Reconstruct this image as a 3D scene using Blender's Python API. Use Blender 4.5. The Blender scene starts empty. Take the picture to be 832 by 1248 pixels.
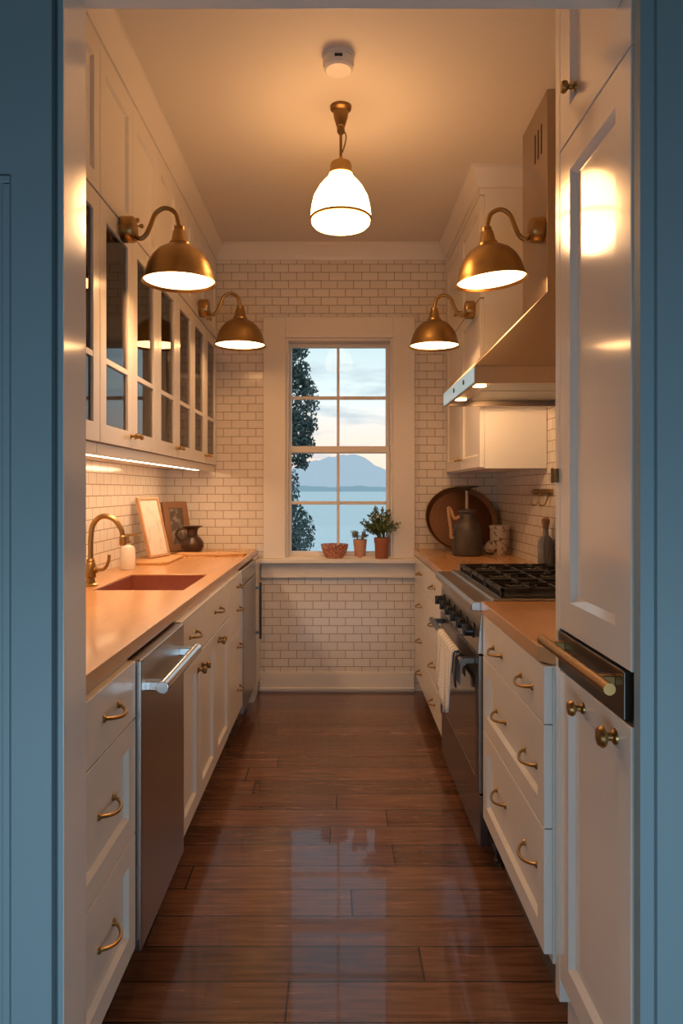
import bpy, bmesh, math, random
from mathutils import Vector, Matrix, Euler

random.seed(7)
PI = math.pi
R = math.radians
C = bpy.context.scene.collection

# ------------------------------------------------------------------ materials
def nt(name):
    m = bpy.data.materials.new(name)
    m.use_nodes = True
    t = m.node_tree
    return m, t, t.nodes['Principled BSDF']

def rgb(r, g, b):
    f = lambda c: ((c / 255 + 0.055) / 1.055) ** 2.4 if c > 10 else c / 255 / 12.92
    return (f(r), f(g), f(b), 1)

def pbr(name, col, rough=.5, metal=0., bump=0., bscale=60., var=0., emis=None, estr=0., coat=0., spec=.5, stretch=(1, 1, 1)):
    m, t, p = nt(name)
    p.inputs['Base Color'].default_value = col
    p.inputs['Roughness'].default_value = rough
    p.inputs['Metallic'].default_value = metal
    p.inputs['Coat Weight'].default_value = coat
    p.inputs['Coat Roughness'].default_value = .08
    p.inputs['Specular IOR Level'].default_value = spec
    if emis:
        p.inputs['Emission Color'].default_value = emis
        p.inputs['Emission Strength'].default_value = estr
    if bump or var:
        tc = t.nodes.new('ShaderNodeTexCoord')
        mp = t.nodes.new('ShaderNodeMapping')
        mp.inputs['Scale'].default_value = stretch
        n = t.nodes.new('ShaderNodeTexNoise')
        n.inputs['Scale'].default_value = bscale
        n.inputs['Detail'].default_value = 4
        t.links.new(tc.outputs['Object'], mp.inputs['Vector'])
        t.links.new(mp.outputs['Vector'], n.inputs['Vector'])
        if bump:
            b = t.nodes.new('ShaderNodeBump')
            b.inputs['Strength'].default_value = bump
            b.inputs['Distance'].default_value = .004
            t.links.new(n.outputs['Fac'], b.inputs['Height'])
            t.links.new(b.outputs['Normal'], p.inputs['Normal'])
        if var:
            mx = t.nodes.new('ShaderNodeMix'); mx.data_type = 'RGBA'
            mx.inputs['A'].default_value = [c * (1 - var) for c in col[:3]] + [1]
            mx.inputs['B'].default_value = [min(1, c * (1 + var)) for c in col[:3]] + [1]
            t.links.new(n.outputs['Fac'], mx.inputs['Factor'])
            t.links.new(mx.outputs['Result'], p.inputs['Base Color'])
    return m

def brick_mat(name, axes, bw, rh, c1, c2, mortar, msize, rough, bump, grain=None, off=.5, bdist=.004, freq=2, coat=0., warp=0., stagger=False):
    """bricks, tiles or boards laid in the plane of two object axes (long side along the first)"""
    m, t, p = nt(name)
    tc = t.nodes.new('ShaderNodeTexCoord')
    sp = t.nodes.new('ShaderNodeSeparateXYZ')
    cb = t.nodes.new('ShaderNodeCombineXYZ')
    t.links.new(tc.outputs['Object'], sp.inputs[0])
    t.links.new(sp.outputs[axes[0]], cb.inputs[0])
    t.links.new(sp.outputs[axes[1]], cb.inputs[1])
    if stagger:
        dv = t.nodes.new('ShaderNodeMath'); dv.operation = 'DIVIDE'; dv.inputs[1].default_value = rh
        fl = t.nodes.new('ShaderNodeMath'); fl.operation = 'FLOOR'
        wn = t.nodes.new('ShaderNodeTexWhiteNoise'); wn.noise_dimensions = '1D'
        ma = t.nodes.new('ShaderNodeMath'); ma.operation = 'MULTIPLY_ADD'; ma.inputs[1].default_value = bw
        t.links.new(sp.outputs[axes[1]], dv.inputs[0]); t.links.new(dv.outputs[0], fl.inputs[0]); t.links.new(fl.outputs[0], wn.inputs['W'])
        t.links.new(wn.outputs['Value'], ma.inputs[0]); t.links.new(sp.outputs[axes[0]], ma.inputs[2]); t.links.new(ma.outputs[0], cb.inputs[0])
    br = t.nodes.new('ShaderNodeTexBrick')
    br.offset = off; br.offset_frequency = freq
    br.inputs['Scale'].default_value = 1
    br.inputs['Brick Width'].default_value = bw
    br.inputs['Row Height'].default_value = rh
    br.inputs['Mortar Size'].default_value = msize
    br.inputs['Mortar Smooth'].default_value = .25
    br.inputs['Color1'].default_value = c1
    br.inputs['Color2'].default_value = c2
    br.inputs['Mortar'].default_value = mortar
    t.links.new(cb.outputs[0], br.inputs['Vector'])
    col = br.outputs['Color']
    hgt = None
    if grain:
        sc, amt, stretch = grain
        mp = t.nodes.new('ShaderNodeMapping'); mp.inputs['Scale'].default_value = stretch
        n = t.nodes.new('ShaderNodeTexNoise'); n.inputs['Scale'].default_value = sc
        n.inputs['Detail'].default_value = 6; n.inputs['Distortion'].default_value = .6
        t.links.new(cb.outputs[0], mp.inputs['Vector']); t.links.new(mp.outputs[0], n.inputs['Vector'])
        mr = t.nodes.new('ShaderNodeMapRange')
        mr.inputs['From Min'].default_value = .3; mr.inputs['From Max'].default_value = .7
        mr.inputs['To Min'].default_value = 1 - amt; mr.inputs['To Max'].default_value = 1 + amt
        t.links.new(n.outputs['Fac'], mr.inputs['Value'])
        mx = t.nodes.new('ShaderNodeVectorMath'); mx.operation = 'MULTIPLY'
        t.links.new(col, mx.inputs[0]); t.links.new(mr.outputs[0], mx.inputs[1])
        col = mx.outputs[0]
        rr = t.nodes.new('ShaderNodeMapRange')
        rr.inputs['To Min'].default_value = rough - .24 * amt; rr.inputs['To Max'].default_value = rough + .35 * amt
        t.links.new(n.outputs['Fac'], rr.inputs['Value']); t.links.new(rr.outputs[0], p.inputs['Roughness'])
    else:
        p.inputs['Roughness'].default_value = rough
    t.links.new(col, p.inputs['Base Color'])
    inv = t.nodes.new('ShaderNodeMath'); inv.operation = 'SUBTRACT'; inv.inputs[0].default_value = 1
    t.links.new(br.outputs['Fac'], inv.inputs[1])
    h = inv.outputs[0]
    if warp:
        n2 = t.nodes.new('ShaderNodeTexNoise'); n2.inputs['Scale'].default_value = 14
        t.links.new(cb.outputs[0], n2.inputs['Vector'])
        ad = t.nodes.new('ShaderNodeMath'); ad.operation = 'MULTIPLY_ADD'; ad.inputs[1].default_value = warp
        t.links.new(n2.outputs['Fac'], ad.inputs[0]); t.links.new(h, ad.inputs[2])
        h = ad.outputs[0]
    if bump:
        b = t.nodes.new('ShaderNodeBump'); b.inputs['Strength'].default_value = bump; b.inputs['Distance'].default_value = bdist
        t.links.new(h, b.inputs['Height']); t.links.new(b.outputs['Normal'], p.inputs['Normal'])
    p.inputs['Coat Weight'].default_value = coat
    return m

def glass_mat(name, tint=(1, 1, 1, 1), ior=1.45):
    m = bpy.data.materials.new(name); m.use_nodes = True
    t = m.node_tree; t.nodes.clear()
    o = t.nodes.new('ShaderNodeOutputMaterial'); mix = t.nodes.new('ShaderNodeMixShader')
    tr = t.nodes.new('ShaderNodeBsdfTransparent'); gl = t.nodes.new('ShaderNodeBsdfGlossy'); fr = t.nodes.new('ShaderNodeFresnel')
    fr.inputs['IOR'].default_value = ior
    tr.inputs['Color'].default_value = tint
    gl.inputs['Roughness'].default_value = .015
    t.links.new(fr.outputs[0], mix.inputs[0]); t.links.new(tr.outputs[0], mix.inputs[1]); t.links.new(gl.outputs[0], mix.inputs[2])
    t.links.new(mix.outputs[0], o.inputs[0])
    return m

M = {}
M['paint'] = pbr('white cabinet paint', (.72, .67, .61, 1), .3, bump=.03, bscale=90, coat=.15)
M['gloss'] = pbr('white gloss enamel', (.80, .76, .71, 1), .16, bump=.05, bscale=9, coat=.8)
M['trim'] = pbr('white trim paint', (.72, .67, .61, 1), .35, bump=.03, bscale=60)
M['ceil'] = pbr('ceiling paint', (.72, .66, .58, 1), .7, bump=.04, bscale=120)
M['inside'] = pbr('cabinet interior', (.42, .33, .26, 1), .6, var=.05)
M['blue'] = pbr('blue grey paint', (.225, .325, .375, 1), .5, bump=.05, bscale=40)
M['kick'] = pbr('dark toe kick board', (.10, .075, .06, 1), .7, var=.2, bscale=8)  # dark brown board colour, mottled at random
M['brass'] = pbr('aged brass', (.41, .258, .10, 1), .33, 1, var=.15, bscale=14, bump=.02)
M['brassdk'] = pbr('dark brass', (.27, .16, .062, 1), .38, 1, var=.25, bscale=25)
M['steel'] = pbr('brushed steel', (.42, .39, .37, 1), .3, 1, bump=.06, bscale=30, stretch=(1, 1, 40), var=.08)
M['steelh'] = pbr('hood steel', (.50, .40, .31, 1), .34, 1, bump=.04, bscale=30, stretch=(1, 40, 1), var=.06)
M['chrome'] = pbr('polished steel', (.62, .62, .63, 1), .16, 1, var=.05, bscale=5)
M['dsteel'] = pbr('dark steel', (.13, .115, .105, 1), .3, 1, var=.2, bscale=10)
M['ovensteel'] = pbr('dark brushed oven steel', (.20, .17, .155, 1), .27, 1, bump=.04, bscale=30, stretch=(1, 40, 1), var=.08)
M['black'] = pbr('black enamel', (.015, .014, .014, 1), .32, var=.3, bscale=20)
M['iron'] = pbr('cast iron', (.022, .02, .019, 1), .5, bump=.2, bscale=200)
M['ovenglass'] = pbr('oven glass', (.02, .016, .014, 1), .08, coat=.5, var=.2)
M['copper'] = pbr('copper sink', (.27, .075, .045, 1), .42, .2, bump=.1, bscale=40, var=.15)
M['tray'] = pbr('hammered copper tray', (.12, .052, .024, 1), .45, .5, bump=.2, bscale=50, var=.3)
M['pewter'] = pbr('dark pewter', (.075, .06, .052, 1), .5, .5, bump=.15, bscale=30, var=.3)
M['rod'] = pbr('worn metal rod', (.35, .27, .21, 1), .4, .7, var=.2)
M['rope'] = pbr('braided rope', (.42, .25, .13, 1), .8, bump=.5, bscale=150, var=.3)
M['terra'] = pbr('terracotta', (.34, .115, .06, 1), .75, bump=.15, bscale=60, var=.15)
M['paleterra'] = pbr('pale terracotta', (.56, .30, .20, 1), .7, bump=.1, bscale=50, var=.15)
M['soil'] = pbr('soil', (.03, .02, .014, 1), .95, bump=.6, bscale=120)
M['vase'] = pbr('dark glazed clay', (.055, .028, .018, 1), .28, .2, bump=.1, bscale=40, var=.4)
M['framew'] = pbr('oak frame', (.50, .28, .14, 1), .5, var=.25, bscale=14, stretch=(8, 8, 1))
M['framed'] = pbr('walnut frame', (.24, .12, .06, 1), .45, var=.3, bscale=14, stretch=(8, 8, 1))
M['board'] = pbr('chopping board wood', (.55, .29, .12, 1), .45, var=.25, bscale=10, stretch=(1, 9, 9))
M['white'] = pbr('white ceramic', (.78, .72, .66, 1), .22, var=.04, coat=.3)
M['plastic'] = pbr('white plastic', (.74, .70, .66, 1), .45, var=.03)
M['darkhole'] = pbr('dark recess', (.02, .018, .016, 1), .8, var=.2)
M['cork'] = pbr('cork', (.25, .13, .07, 1), .85, bump=.3, bscale=150, var=.3)
M['greyglass'] = pbr('grey bottle glass', (.13, .13, .14, 1), .12, coat=.5, var=.15)
M['leaf'] = pbr('plant leaf', (.12, .16, .05, 1), .5, var=.6, bscale=35)
M['sageleaf'] = pbr('sage leaf', (.22, .25, .19, 1), .6, var=.4, bscale=50)
M['stem'] = pbr('plant stem', (.10, .10, .035, 1), .6, var=.3)
M['blossom'] = pbr('pale blossom', (.65, .62, .50, 1), .6, var=.1)
M['treeleaf'] = pbr('conifer leaf', (.075, .135, .135, 1), .7, var=.5, bscale=3)
M['bark'] = pbr('bark', (.08, .06, .045, 1), .9, bump=.5, bscale=20, var=.4)
M['lawn'] = pbr('lawn', (.04, .075, .03, 1), .9, var=.5, bscale=4)
M['lens'] = pbr('lit lens', (.9, .85, .75, 1), .4, emis=(1, .72, .42, 1), estr=2.)
M['clear'] = glass_mat('window glass', ior=1.14)
M['cabglass'] = glass_mat('cabinet glass', (.80, .76, .72, 1), ior=1.6)
M['globe'] = pbr('opal glass', (.9, .85, .75, 1), .25, emis=(1, .52, .20, 1), estr=17.5, coat=.2)
M['bulb'] = pbr('frosted diffuser', (.95, .9, .8, 1), .4, emis=(1, .52, .21, 1), estr=13)
M['led'] = pbr('led diffuser', (.95, .9, .8, 1), .4, emis=(1, .64, .36, 1), estr=25)
M['panel'] = pbr('hood front strip with painted reflection', (.40, .50, .54, 1), .15, emis=(.42, .62, .68, 1), estr=.55, coat=.3)  # pale cyan glow stands in for a window reflection on the hood lip
M['puck'] = pbr('hood lamp lens', (.95, .9, .8, 1), .4, emis=(1, .54, .22, 1), estr=9)

tile_c1, tile_c2, tile_m = (.72, .66, .60, 1), (.67, .61, .54, 1), (.34, .25, .18, 1)
M['tile_back'] = brick_mat('subway tile back', (0, 2), .105, .053, tile_c1, tile_c2, tile_m, .0022, .14, .55, warp=.25)
M['tile_side'] = brick_mat('subway tile side', (1, 2), .105, .053, tile_c1, tile_c2, tile_m, .0022, .14, .55, warp=.25)
M['floor'] = brick_mat('wood floor boards', (0, 1), 1.15, .145, (.20, .089, .047, 1), (.115, .049, .026, 1), (.016, .008, .005, 1), .0028, .22, .4,
                       grain=(5, .34, (1, 11, 1)), off=0, bdist=.003, stagger=True, coat=.5)
M['counter'] = brick_mat('butcher block', (1, 0), .8, .045, (.56, .295, .128, 1), (.52, .272, .116, 1), (.51, .265, .112, 1), .0003, .24, 0,
                         grain=(3, .035, (1, 8, 1)), off=.4, bdist=.0005, coat=.2)

def towel_mat():
    m, t, p = nt('woven tea towel')
    tc = t.nodes.new('ShaderNodeTexCoord')
    w = t.nodes.new('ShaderNodeTexWave'); w.wave_type = 'BANDS'; w.bands_direction = 'Y'
    w.inputs['Scale'].default_value = 7; w.inputs['Distortion'].default_value = .4; w.inputs['Detail'].default_value = 3
    w2 = t.nodes.new('ShaderNodeTexChecker'); w2.inputs['Scale'].default_value = 160
    w2.inputs['Color1'].default_value = (.86, .84, .82, 1); w2.inputs['Color2'].default_value = (.60, .58, .57, 1)
    mx = t.nodes.new('ShaderNodeMix'); mx.data_type = 'RGBA'
    mx.inputs['B'].default_value = (.26, .25, .26, 1)
    cr = t.nodes.new('ShaderNodeMapRange'); cr.inputs['From Min'].default_value = .75; cr.inputs['From Max'].default_value = .95
    cr.inputs['To Max'].default_value = .6
    t.links.new(tc.outputs['Object'], w.inputs['Vector']); t.links.new(tc.outputs['Object'], w2.inputs['Vector'])
    t.links.new(w.outputs['Fac'], cr.inputs['Value']); t.links.new(cr.outputs[0], mx.inputs['Factor'])
    t.links.new(w2.outputs['Color'], mx.inputs['A']); t.links.new(mx.outputs['Result'], p.inputs['Base Color'])
    p.inputs['Roughness'].default_value = .9
    return m
M['towel'] = towel_mat()

def spot_mat(name, base, spot, scale, lo=.5, hi=.56, rough=.5, metal_spots=False):
    m, t, p = nt(name)
    tc = t.nodes.new('ShaderNodeTexCoord'); n = t.nodes.new('ShaderNodeTexNoise')
    n.inputs['Scale'].default_value = scale; n.inputs['Detail'].default_value = 2
    mr = t.nodes.new('ShaderNodeMapRange'); mr.inputs['From Min'].default_value = lo; mr.inputs['From Max'].default_value = hi
    mx = t.nodes.new('ShaderNodeMix'); mx.data_type = 'RGBA'
    mx.inputs['A'].default_value = base; mx.inputs['B'].default_value = spot
    t.links.new(tc.outputs['Object'], n.inputs['Vector']); t.links.new(n.outputs['Fac'], mr.inputs['Value'])
    t.links.new(mr.outputs[0], mx.inputs['Factor']); t.links.new(mx.outputs['Result'], p.inputs['Base Color'])
    p.inputs['Roughness'].default_value = rough
    return m
M['specks'] = spot_mat('speckled clay', (.36, .10, .06, 1), (.60, .36, .26, 1), 110)
M['crock'] = spot_mat('flowered stoneware', (.60, .53, .47, 1), (.16, .13, .14, 1), 45, .56, .62, .3)
M['print'] = spot_mat('pale print', (.66, .60, .52, 1), (.42, .42, .38, 1), 14, .52, .75, .6)
M['oldprint'] = spot_mat('dark print', (.10, .075, .06, 1), (.36, .33, .30, 1), 18, .5, .7, .4)

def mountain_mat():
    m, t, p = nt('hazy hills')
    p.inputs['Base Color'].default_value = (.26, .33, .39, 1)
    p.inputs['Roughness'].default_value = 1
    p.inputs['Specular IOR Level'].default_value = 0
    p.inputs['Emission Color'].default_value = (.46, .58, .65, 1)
    p.inputs['Emission Strength'].default_value = .58  # airlight of the haze put into the hills as a glow
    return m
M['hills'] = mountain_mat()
M['shore'] = pbr('far shore', (.16, .24, .28, 1), 1, emis=(.26, .39, .45, 1), estr=.6, spec=0, var=.2, bscale=.02)  # pale glow painted into the shore, as on the hills

def water_mat():
    m, t, p = nt('sea water')
    p.inputs['Base Color'].default_value = (.30, .48, .58, 1)
    p.inputs['Roughness'].default_value = .5
    p.inputs['Specular IOR Level'].default_value = .3
    tc = t.nodes.new('ShaderNodeTexCoord'); mp = t.nodes.new('ShaderNodeMapping'); mp.inputs['Scale'].default_value = (.25, 1, 1)
    n = t.nodes.new('ShaderNodeTexNoise'); n.inputs['Scale'].default_value = .35; n.inputs['Detail'].default_value = 5
    b = t.nodes.new('ShaderNodeBump'); b.inputs['Strength'].default_value = .35; b.inputs['Distance'].default_value = .5
    t.links.new(tc.outputs['Object'], mp.inputs[0]); t.links.new(mp.outputs[0], n.inputs['Vector'])
    t.links.new(n.outputs['Fac'], b.inputs['Height']); t.links.new(b.outputs[0], p.inputs['Normal'])
    mx = t.nodes.new('ShaderNodeMix'); mx.data_type = 'RGBA'
    mx.inputs['A'].default_value = (.62, .78, .80, 1); mx.inputs['B'].default_value = (.86, .93, .90, 1)
    t.links.new(n.outputs['Fac'], mx.inputs['Factor']); t.links.new(mx.outputs['Result'], p.inputs['Base Color'])
    return m
M['water'] = water_mat()

# ------------------------------------------------------------------ mesh helpers
class MB:
    def __init__(s):
        s.v = []; s.f = []
    def add(s, vs, fs):
        o = len(s.v)
        s.v += [Vector(v) for v in vs]
        s.f += [tuple(i + o for i in f) for f in fs]
        return s
    def box(s, x0, x1, y0, y1, z0, z1):
        x0, x1 = min(x0, x1), max(x0, x1); y0, y1 = min(y0, y1), max(y0, y1); z0, z1 = min(z0, z1), max(z0, z1)
        return s.add([(x, y, z) for z in (z0, z1) for y in (y0, y1) for x in (x0, x1)],
                     [(0, 2, 3, 1), (4, 5, 7, 6), (0, 1, 5, 4), (2, 6, 7, 3), (0, 4, 6, 2), (1, 3, 7, 5)])
    def loops(s, loops, cap0=True, cap1=True, closed=True):
        n = len(loops[0]); vs = [p for l in loops for p in l]; fs = []
        for i in range(len(loops) - 1):
            for j in range(n if closed else n - 1):
                k = (j + 1) % n
                fs.append((i * n + j, i * n + k, (i + 1) * n + k, (i + 1) * n + j))
        if cap0: fs.append(tuple(reversed(range(n))))
        if cap1: fs.append(tuple((len(loops) - 1) * n + j for j in range(n)))
        return s.add(vs, fs)
    def lathe(s, prof, c=(0, 0, 0), n=28, axis='z', cap0=True, cap1=True):
        """prof: (radius, height) pairs"""
        L = []
        for r, h in prof:
            l = []
            for k in range(n):
                a = 2 * PI * k / n
                u, w = max(r, 1e-5) * math.cos(a), max(r, 1e-5) * math.sin(a)
                p = {'z': (u, w, h), 'x': (h, u, w), 'y': (u, h, w)}[axis]
                l.append((p[0] + c[0], p[1] + c[1], p[2] + c[2]))
            L.append(l)
        return s.loops(L, cap0, cap1)
    def tube(s, pts, r, n=10, cap=True):
        pts = [Vector(p) for p in pts]
        rs = r if isinstance(r, (list, tuple)) else [r] * len(pts)
        L = []; up = None
        for i, p in enumerate(pts):
            d = (pts[min(i + 1, len(pts) - 1)] - pts[max(i - 1, 0)]).normalized()
            if up is None:
                up = Vector((0, 0, 1)) if abs(d.z) < .9 else Vector((1, 0, 0))
            u = d.cross(up).normalized(); up = u.cross(d).normalized()
            L.append([p + (u * math.cos(2 * PI * k / n) + up * math.sin(2 * PI * k / n)) * rs[i] for k in range(n)])
        return s.loops(L, cap, cap)
    def prism(s, poly, h0, h1, plane='xy'):
        f = {'xy': lambda p, h: (p[0], p[1], h), 'xz': lambda p, h: (p[0], h, p[1]), 'yz': lambda p, h: (h, p[0], p[1])}[plane]
        return s.loops([[f(p, h0) for p in poly], [f(p, h1) for p in poly]])
    def holed(s, X, Y, h0, h1, plane='xy'):
        """slab with one rectangular hole; X, Y each four rising numbers"""
        f = {'xy': lambda a, b, h: (a, b, h), 'xz': lambda a, b, h: (a, h, b), 'yz': lambda a, b, h: (h, a, b)}[plane]
        vs = [f(X[i], Y[j], h) for h in (h0, h1) for j in range(4) for i in range(4)]
        ix = lambda i, j, k: k * 16 + j * 4 + i
        fs = []
        for k in (0, 1):
            for j in range(3):
                for i in range(3):
                    if i == 1 and j == 1: continue
                    q = (ix(i, j, k), ix(i + 1, j, k), ix(i + 1, j + 1, k), ix(i, j + 1, k))
                    fs.append(q if k else q[::-1])
        for i in range(3):
            for j in (0, 3): fs.append((ix(i, j, 0), ix(i + 1, j, 0), ix(i + 1, j, 1), ix(i, j, 1)))
            for j in (0, 3): fs.append((ix(j, i, 0), ix(j, i + 1, 0), ix(j, i + 1, 1), ix(j, i, 1)))
        for j in (1, 2):
            fs.append((ix(1, j, 0), ix(2, j, 0), ix(2, j, 1), ix(1, j, 1)))
            fs.append((ix(j, 1, 0), ix(j, 2, 0), ix(j, 2, 1), ix(j, 1, 1)))
        return s.add(vs, fs)
    def xf(s, mat):
        s.v = [mat @ v for v in s.v]; return s

def world_loc(p):
    l = Vector((0, 0, 0))
    while p is not None:
        l = l + p.location; p = p.parent
    return l

def obj(name, mb, mat, parent=None, bevel=0, local=False, seg=2, sharp=35, origin=None):
    """link mb as ONE mesh object; its vertices are given in world space unless local"""
    off = Vector((0, 0, 0))
    if parent is not None and not local: off = world_loc(parent)
    if parent is None and origin is not None: off = Vector(origin)
    me = bpy.data.meshes.new(name)
    me.from_pydata([tuple(v - off) for v in mb.v], [], mb.f)
    bm = bmesh.new(); bm.from_mesh(me)
    bmesh.ops.recalc_face_normals(bm, faces=bm.faces)
    for f in bm.faces: f.smooth = True
    bm.to_mesh(me); bm.free()
    me.set_sharp_from_angle(angle=R(sharp))
    me.materials.append(mat)
    o = bpy.data.objects.new(name, me); C.objects.link(o)
    if parent is not None: o.parent = parent
    elif origin is not None: o.location = off
    if bevel:
        b = o.modifiers.new('Bevel', 'BEVEL'); b.width = bevel; b.segments = seg; b.limit_method = 'ANGLE'; b.angle_limit = R(40)
        b.harden_normals = True
    return o

def thing(name, label, cat, loc, rz=0, group=None):
    o = bpy.data.objects.new(name, None); C.objects.link(o)
    o.empty_display_size = .05
    o.location = loc; o.rotation_euler = (0, 0, rz)
    o['label'] = label; o['category'] = cat
    if group: o['group'] = group
    return o

def tag(o, label, cat, group=None):
    o['label'] = label; o['category'] = cat
    if group: o['group'] = group
    return o

def struct(name, mb, mat, parent=None, bevel=0, label=None):
    o = obj(name, mb, mat, parent, bevel)
    if parent is None: o['kind'] = 'structure'
    if label: o['label'] = label
    return o

def dup(root, loc, rz=0, scale=1, label=None):
    def cp(o, parent):
        c = o.copy(); C.objects.link(c); c.parent = parent
        for ch in [k for k in bpy.data.objects if k.parent == o]: cp(ch, c)
        return c
    r = cp(root, None)
    r.location = loc; r.rotation_euler = (0, 0, rz); r.scale = (scale,) * 3
    if label: r['label'] = label
    return r

def smooth_path(pts, n=8):
    pts = [Vector(p) for p in pts]; out = []
    P = [pts[0] * 2 - pts[1]] + pts + [pts[-1] * 2 - pts[-2]]
    for i in range(1, len(P) - 2):
        a, b, c, d = P[i - 1:i + 3]
        for k in range(n):
            t = k / n
            out.append(.5 * ((2 * b) + (c - a) * t + (2 * a - 5 * b + 4 * c - d) * t * t + (3 * b - 3 * c + d - a) * t ** 3))
    out.append(pts[-1])
    return out

# cabinet fronts: s = +1 faces +x (left run), -1 faces -x (right run); xf = face plane
def front(s, xf, y0, y1, z0, z1, t=.02, rail=.055, rec=.011, bev=.009, g=.0015):
    """one shaker front: frame, chamfer and recessed panel in one skin"""
    mb = MB(); y0 += g; y1 -= g; z0 += g; z1 -= g
    def ring(d, x): return [(x, y0 + d, z0 + d), (x, y1 - d, z0 + d), (x, y1 - d, z1 - d), (x, y0 + d, z1 - d)]
    mb.loops([ring(0, xf - s * t), ring(0, xf - s * .0015), ring(.0015, xf), ring(rail, xf), ring(rail + bev, xf - s * rec)])
    return mb
def slab(s, xf, y0, y1, z0, z1, t=.02, g=.0015):
    return front(s, xf, y0, y1, z0, z1, t, .004, .0, .002, g)

def bow_pull(s, xf, y, z, w=.105, out=.03, r=.0042):
    mb = MB()
    pts = []
    for k in range(13):
        a = k / 12
        yy = y + (a - .5) * w
        o = out * min(1, math.sin(PI * a) ** .55) if 0 < a < 1 else 0
        pts.append((xf + s * o, yy, z - .006 * math.sin(PI * a)))
    mb.tube(pts, r, 8)
    for e in (-.5, .5):
        mb.lathe([(.0085, 0), (.0085, s * .003), (.006, s * .006)], (xf, y + e * w, z), 12, 'x')
    return mb

def knob(s, xf, y, z, r=.014):
    return MB().lathe([(r * .75, 0), (r * .7, s * .004), (r * .38, s * .007), (r * .38, s * .016), (r * .9, s * .021), (r, s * .026), (r * .8, s * .032), (.001, s * .034)], (xf, y, z), 16, 'x')

# ------------------------------------------------------------------ the room
XL, XR, YB, H = -1.10, 1.03, 4.60, 2.88
YF = 1.215      # front face of the blue opening
struct('floor', MB().box(-2.3, 2.3, -2.6, YB + .15, -.06, 0), M['floor'])
struct('ceiling', MB().box(-2.3, 2.3, -2.6, YB + .15, H, H + .08), M['ceil'])
struct('wall_left', MB().box(XL - .12, XL, 1.326, YB + .15, 0, H), M['tile_side'])
struct('wall_right', MB().box(XR, XR + .12, YF + .04, YB + .15, 0, H), M['tile_side'])
WX0, WX1, WZ0, WZ1 = -.345, .37, .85, 2.29
struct('wall_back', MB().holed([XL, WX0, WX1, XR], [0, WZ0, WZ1, H], YB, YB + .15, 'xz'), M['tile_back'])
struct('wall_rear', MB().box(-2.42, 2.42, -2.72, -2.6, 0, H), M['trim'])
struct('wall_front_room_left', MB().box(-2.42, -2.3, -2.6, 1.326, 0, H), M['trim'])
struct('wall_front_room_right', MB().box(2.3, 2.42, -2.6, 1.25, 0, H), M['trim'])
# blue opening towards the viewer
OX0, OX1, HZ = -.467, .52, 2.193
wf = MB()
wf.box(-2.3, -.487, YF, 1.326, 0, H)
wf.box(-.487, -.476, YF + .022, 1.30, 0, H)
wf.box(-.476, OX0 - .001, YF, YF + .0015, 0, HZ)
wf.box(.545, 2.3, YF, YF + .036, 0, H)
wf.box(OX1, .545, YF + .01, YF + .036, 0, H)
struct('wall_front', wf, M['blue'], bevel=.003)
pn = MB()      # raised panel moulding at the far left of the blue wall
for a in ((-.80, -.556, 1.822, 1.834), (-.568, -.556, .35, 1.82), (-.80, -.568, .35, .362)):
    pn.box(a[0], a[1], YF - .006, YF, a[2], a[3])
struct('trim_panel_moulding', pn, M['blue'], bevel=.002)['label'] = 'thin blue panel moulding on the blue wall left of the opening'
struct('trim_jamb_left', MB().box(-.4755, OX0, YF + .002, 1.326, 0, HZ), M['gloss'], bevel=.001)
struct('trim_header', MB().box(OX0 - .02, OX1, YF, 1.326, HZ, H), M['trim'], bevel=.003)
struct('baseboard_back', MB().box(-.5, .495, YB - .018, YB, 0, .118).box(-.5, .495, YB - .026, YB, .012, .03).box(-.5, .495, YB - .012, YB, .118, .128), M['trim'], bevel=.003)

def crown_profile(d):   # (out, z) steps of the crown moulding
    return [(0, H), (d, H), (d, H - .018), (d * .8, H - .03), (d * .55, H - .06), (d * .25, H - .085), (d * .2, H - .10), (0, H - .10)]
cm = MB().prism([(YB - o, z) for o, z in crown_profile(.06)], -.78, .70, 'yz')
struct('trim_crown_back', cm, M['trim'])
cm = MB().prism([(-.785 + o, z) for o, z in crown_profile(.055)], 1.59, YB, 'xz')
struct('trim_crown_left', cm, M['trim'])

# ------------------------------------------------------------------ window
win = bpy.data.objects.new('window_1', None); C.objects.link(win)
win.location = (.012, YB, WZ0); win['kind'] = 'structure'; win['label'] = 'tall white double-hung window with eight panes looking over the sea'
cs = MB().box(-.476, WX0 + .012, YB - .025, YB, .86, 2.41).box(WX1 - .012, .497, YB - .025, YB, .86, 2.41).box(WX0 + .012, WX1 - .012, YB - .025, YB, WZ1 - .012, 2.41)
obj('window_casing', cs, M['trim'], win, .003)
obj('window_jamb', MB().holed([WX0, WX0 + .028, WX1 - .028, WX1], [WZ0, WZ0 + .02, WZ1 - .028, WZ1], YB, YB + .15, 'xz'), M['trim'], win, .002)
obj('window_sill', MB().box(-.505, .515, YB - .075, YB, .832, .860).box(WX0 + .001, WX1 - .001, YB, YB + .14, .832, .8605), M['trim'], win, .005)
obj('apron', MB().box(-.49, .50, YB - .02, YB, .735, .832).box(-.49, .50, YB - .027, YB, .735, .748), M['trim'], win, .003)
def sash(name, x0, x1, z0, z1, gx0, gx1, gz0, gz1, y0, y1, zm):
    o = obj(name, MB().holed([x0, gx0, gx1, x1], [z0, gz0, gz1, z1], y0, y1, 'xz')
            .box(-.004, .014, y0 + .006, y1 - .006, gz0, gz1).box(gx0, gx1, y0 + .007, y1 - .007, zm - .011, zm + .011), M['trim'], win, .003)
    obj('pane', MB().box(gx0, gx1, (y0 + y1) / 2 - .002, (y0 + y1) / 2 + .002, gz0, gz1), M['clear'], o)
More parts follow.
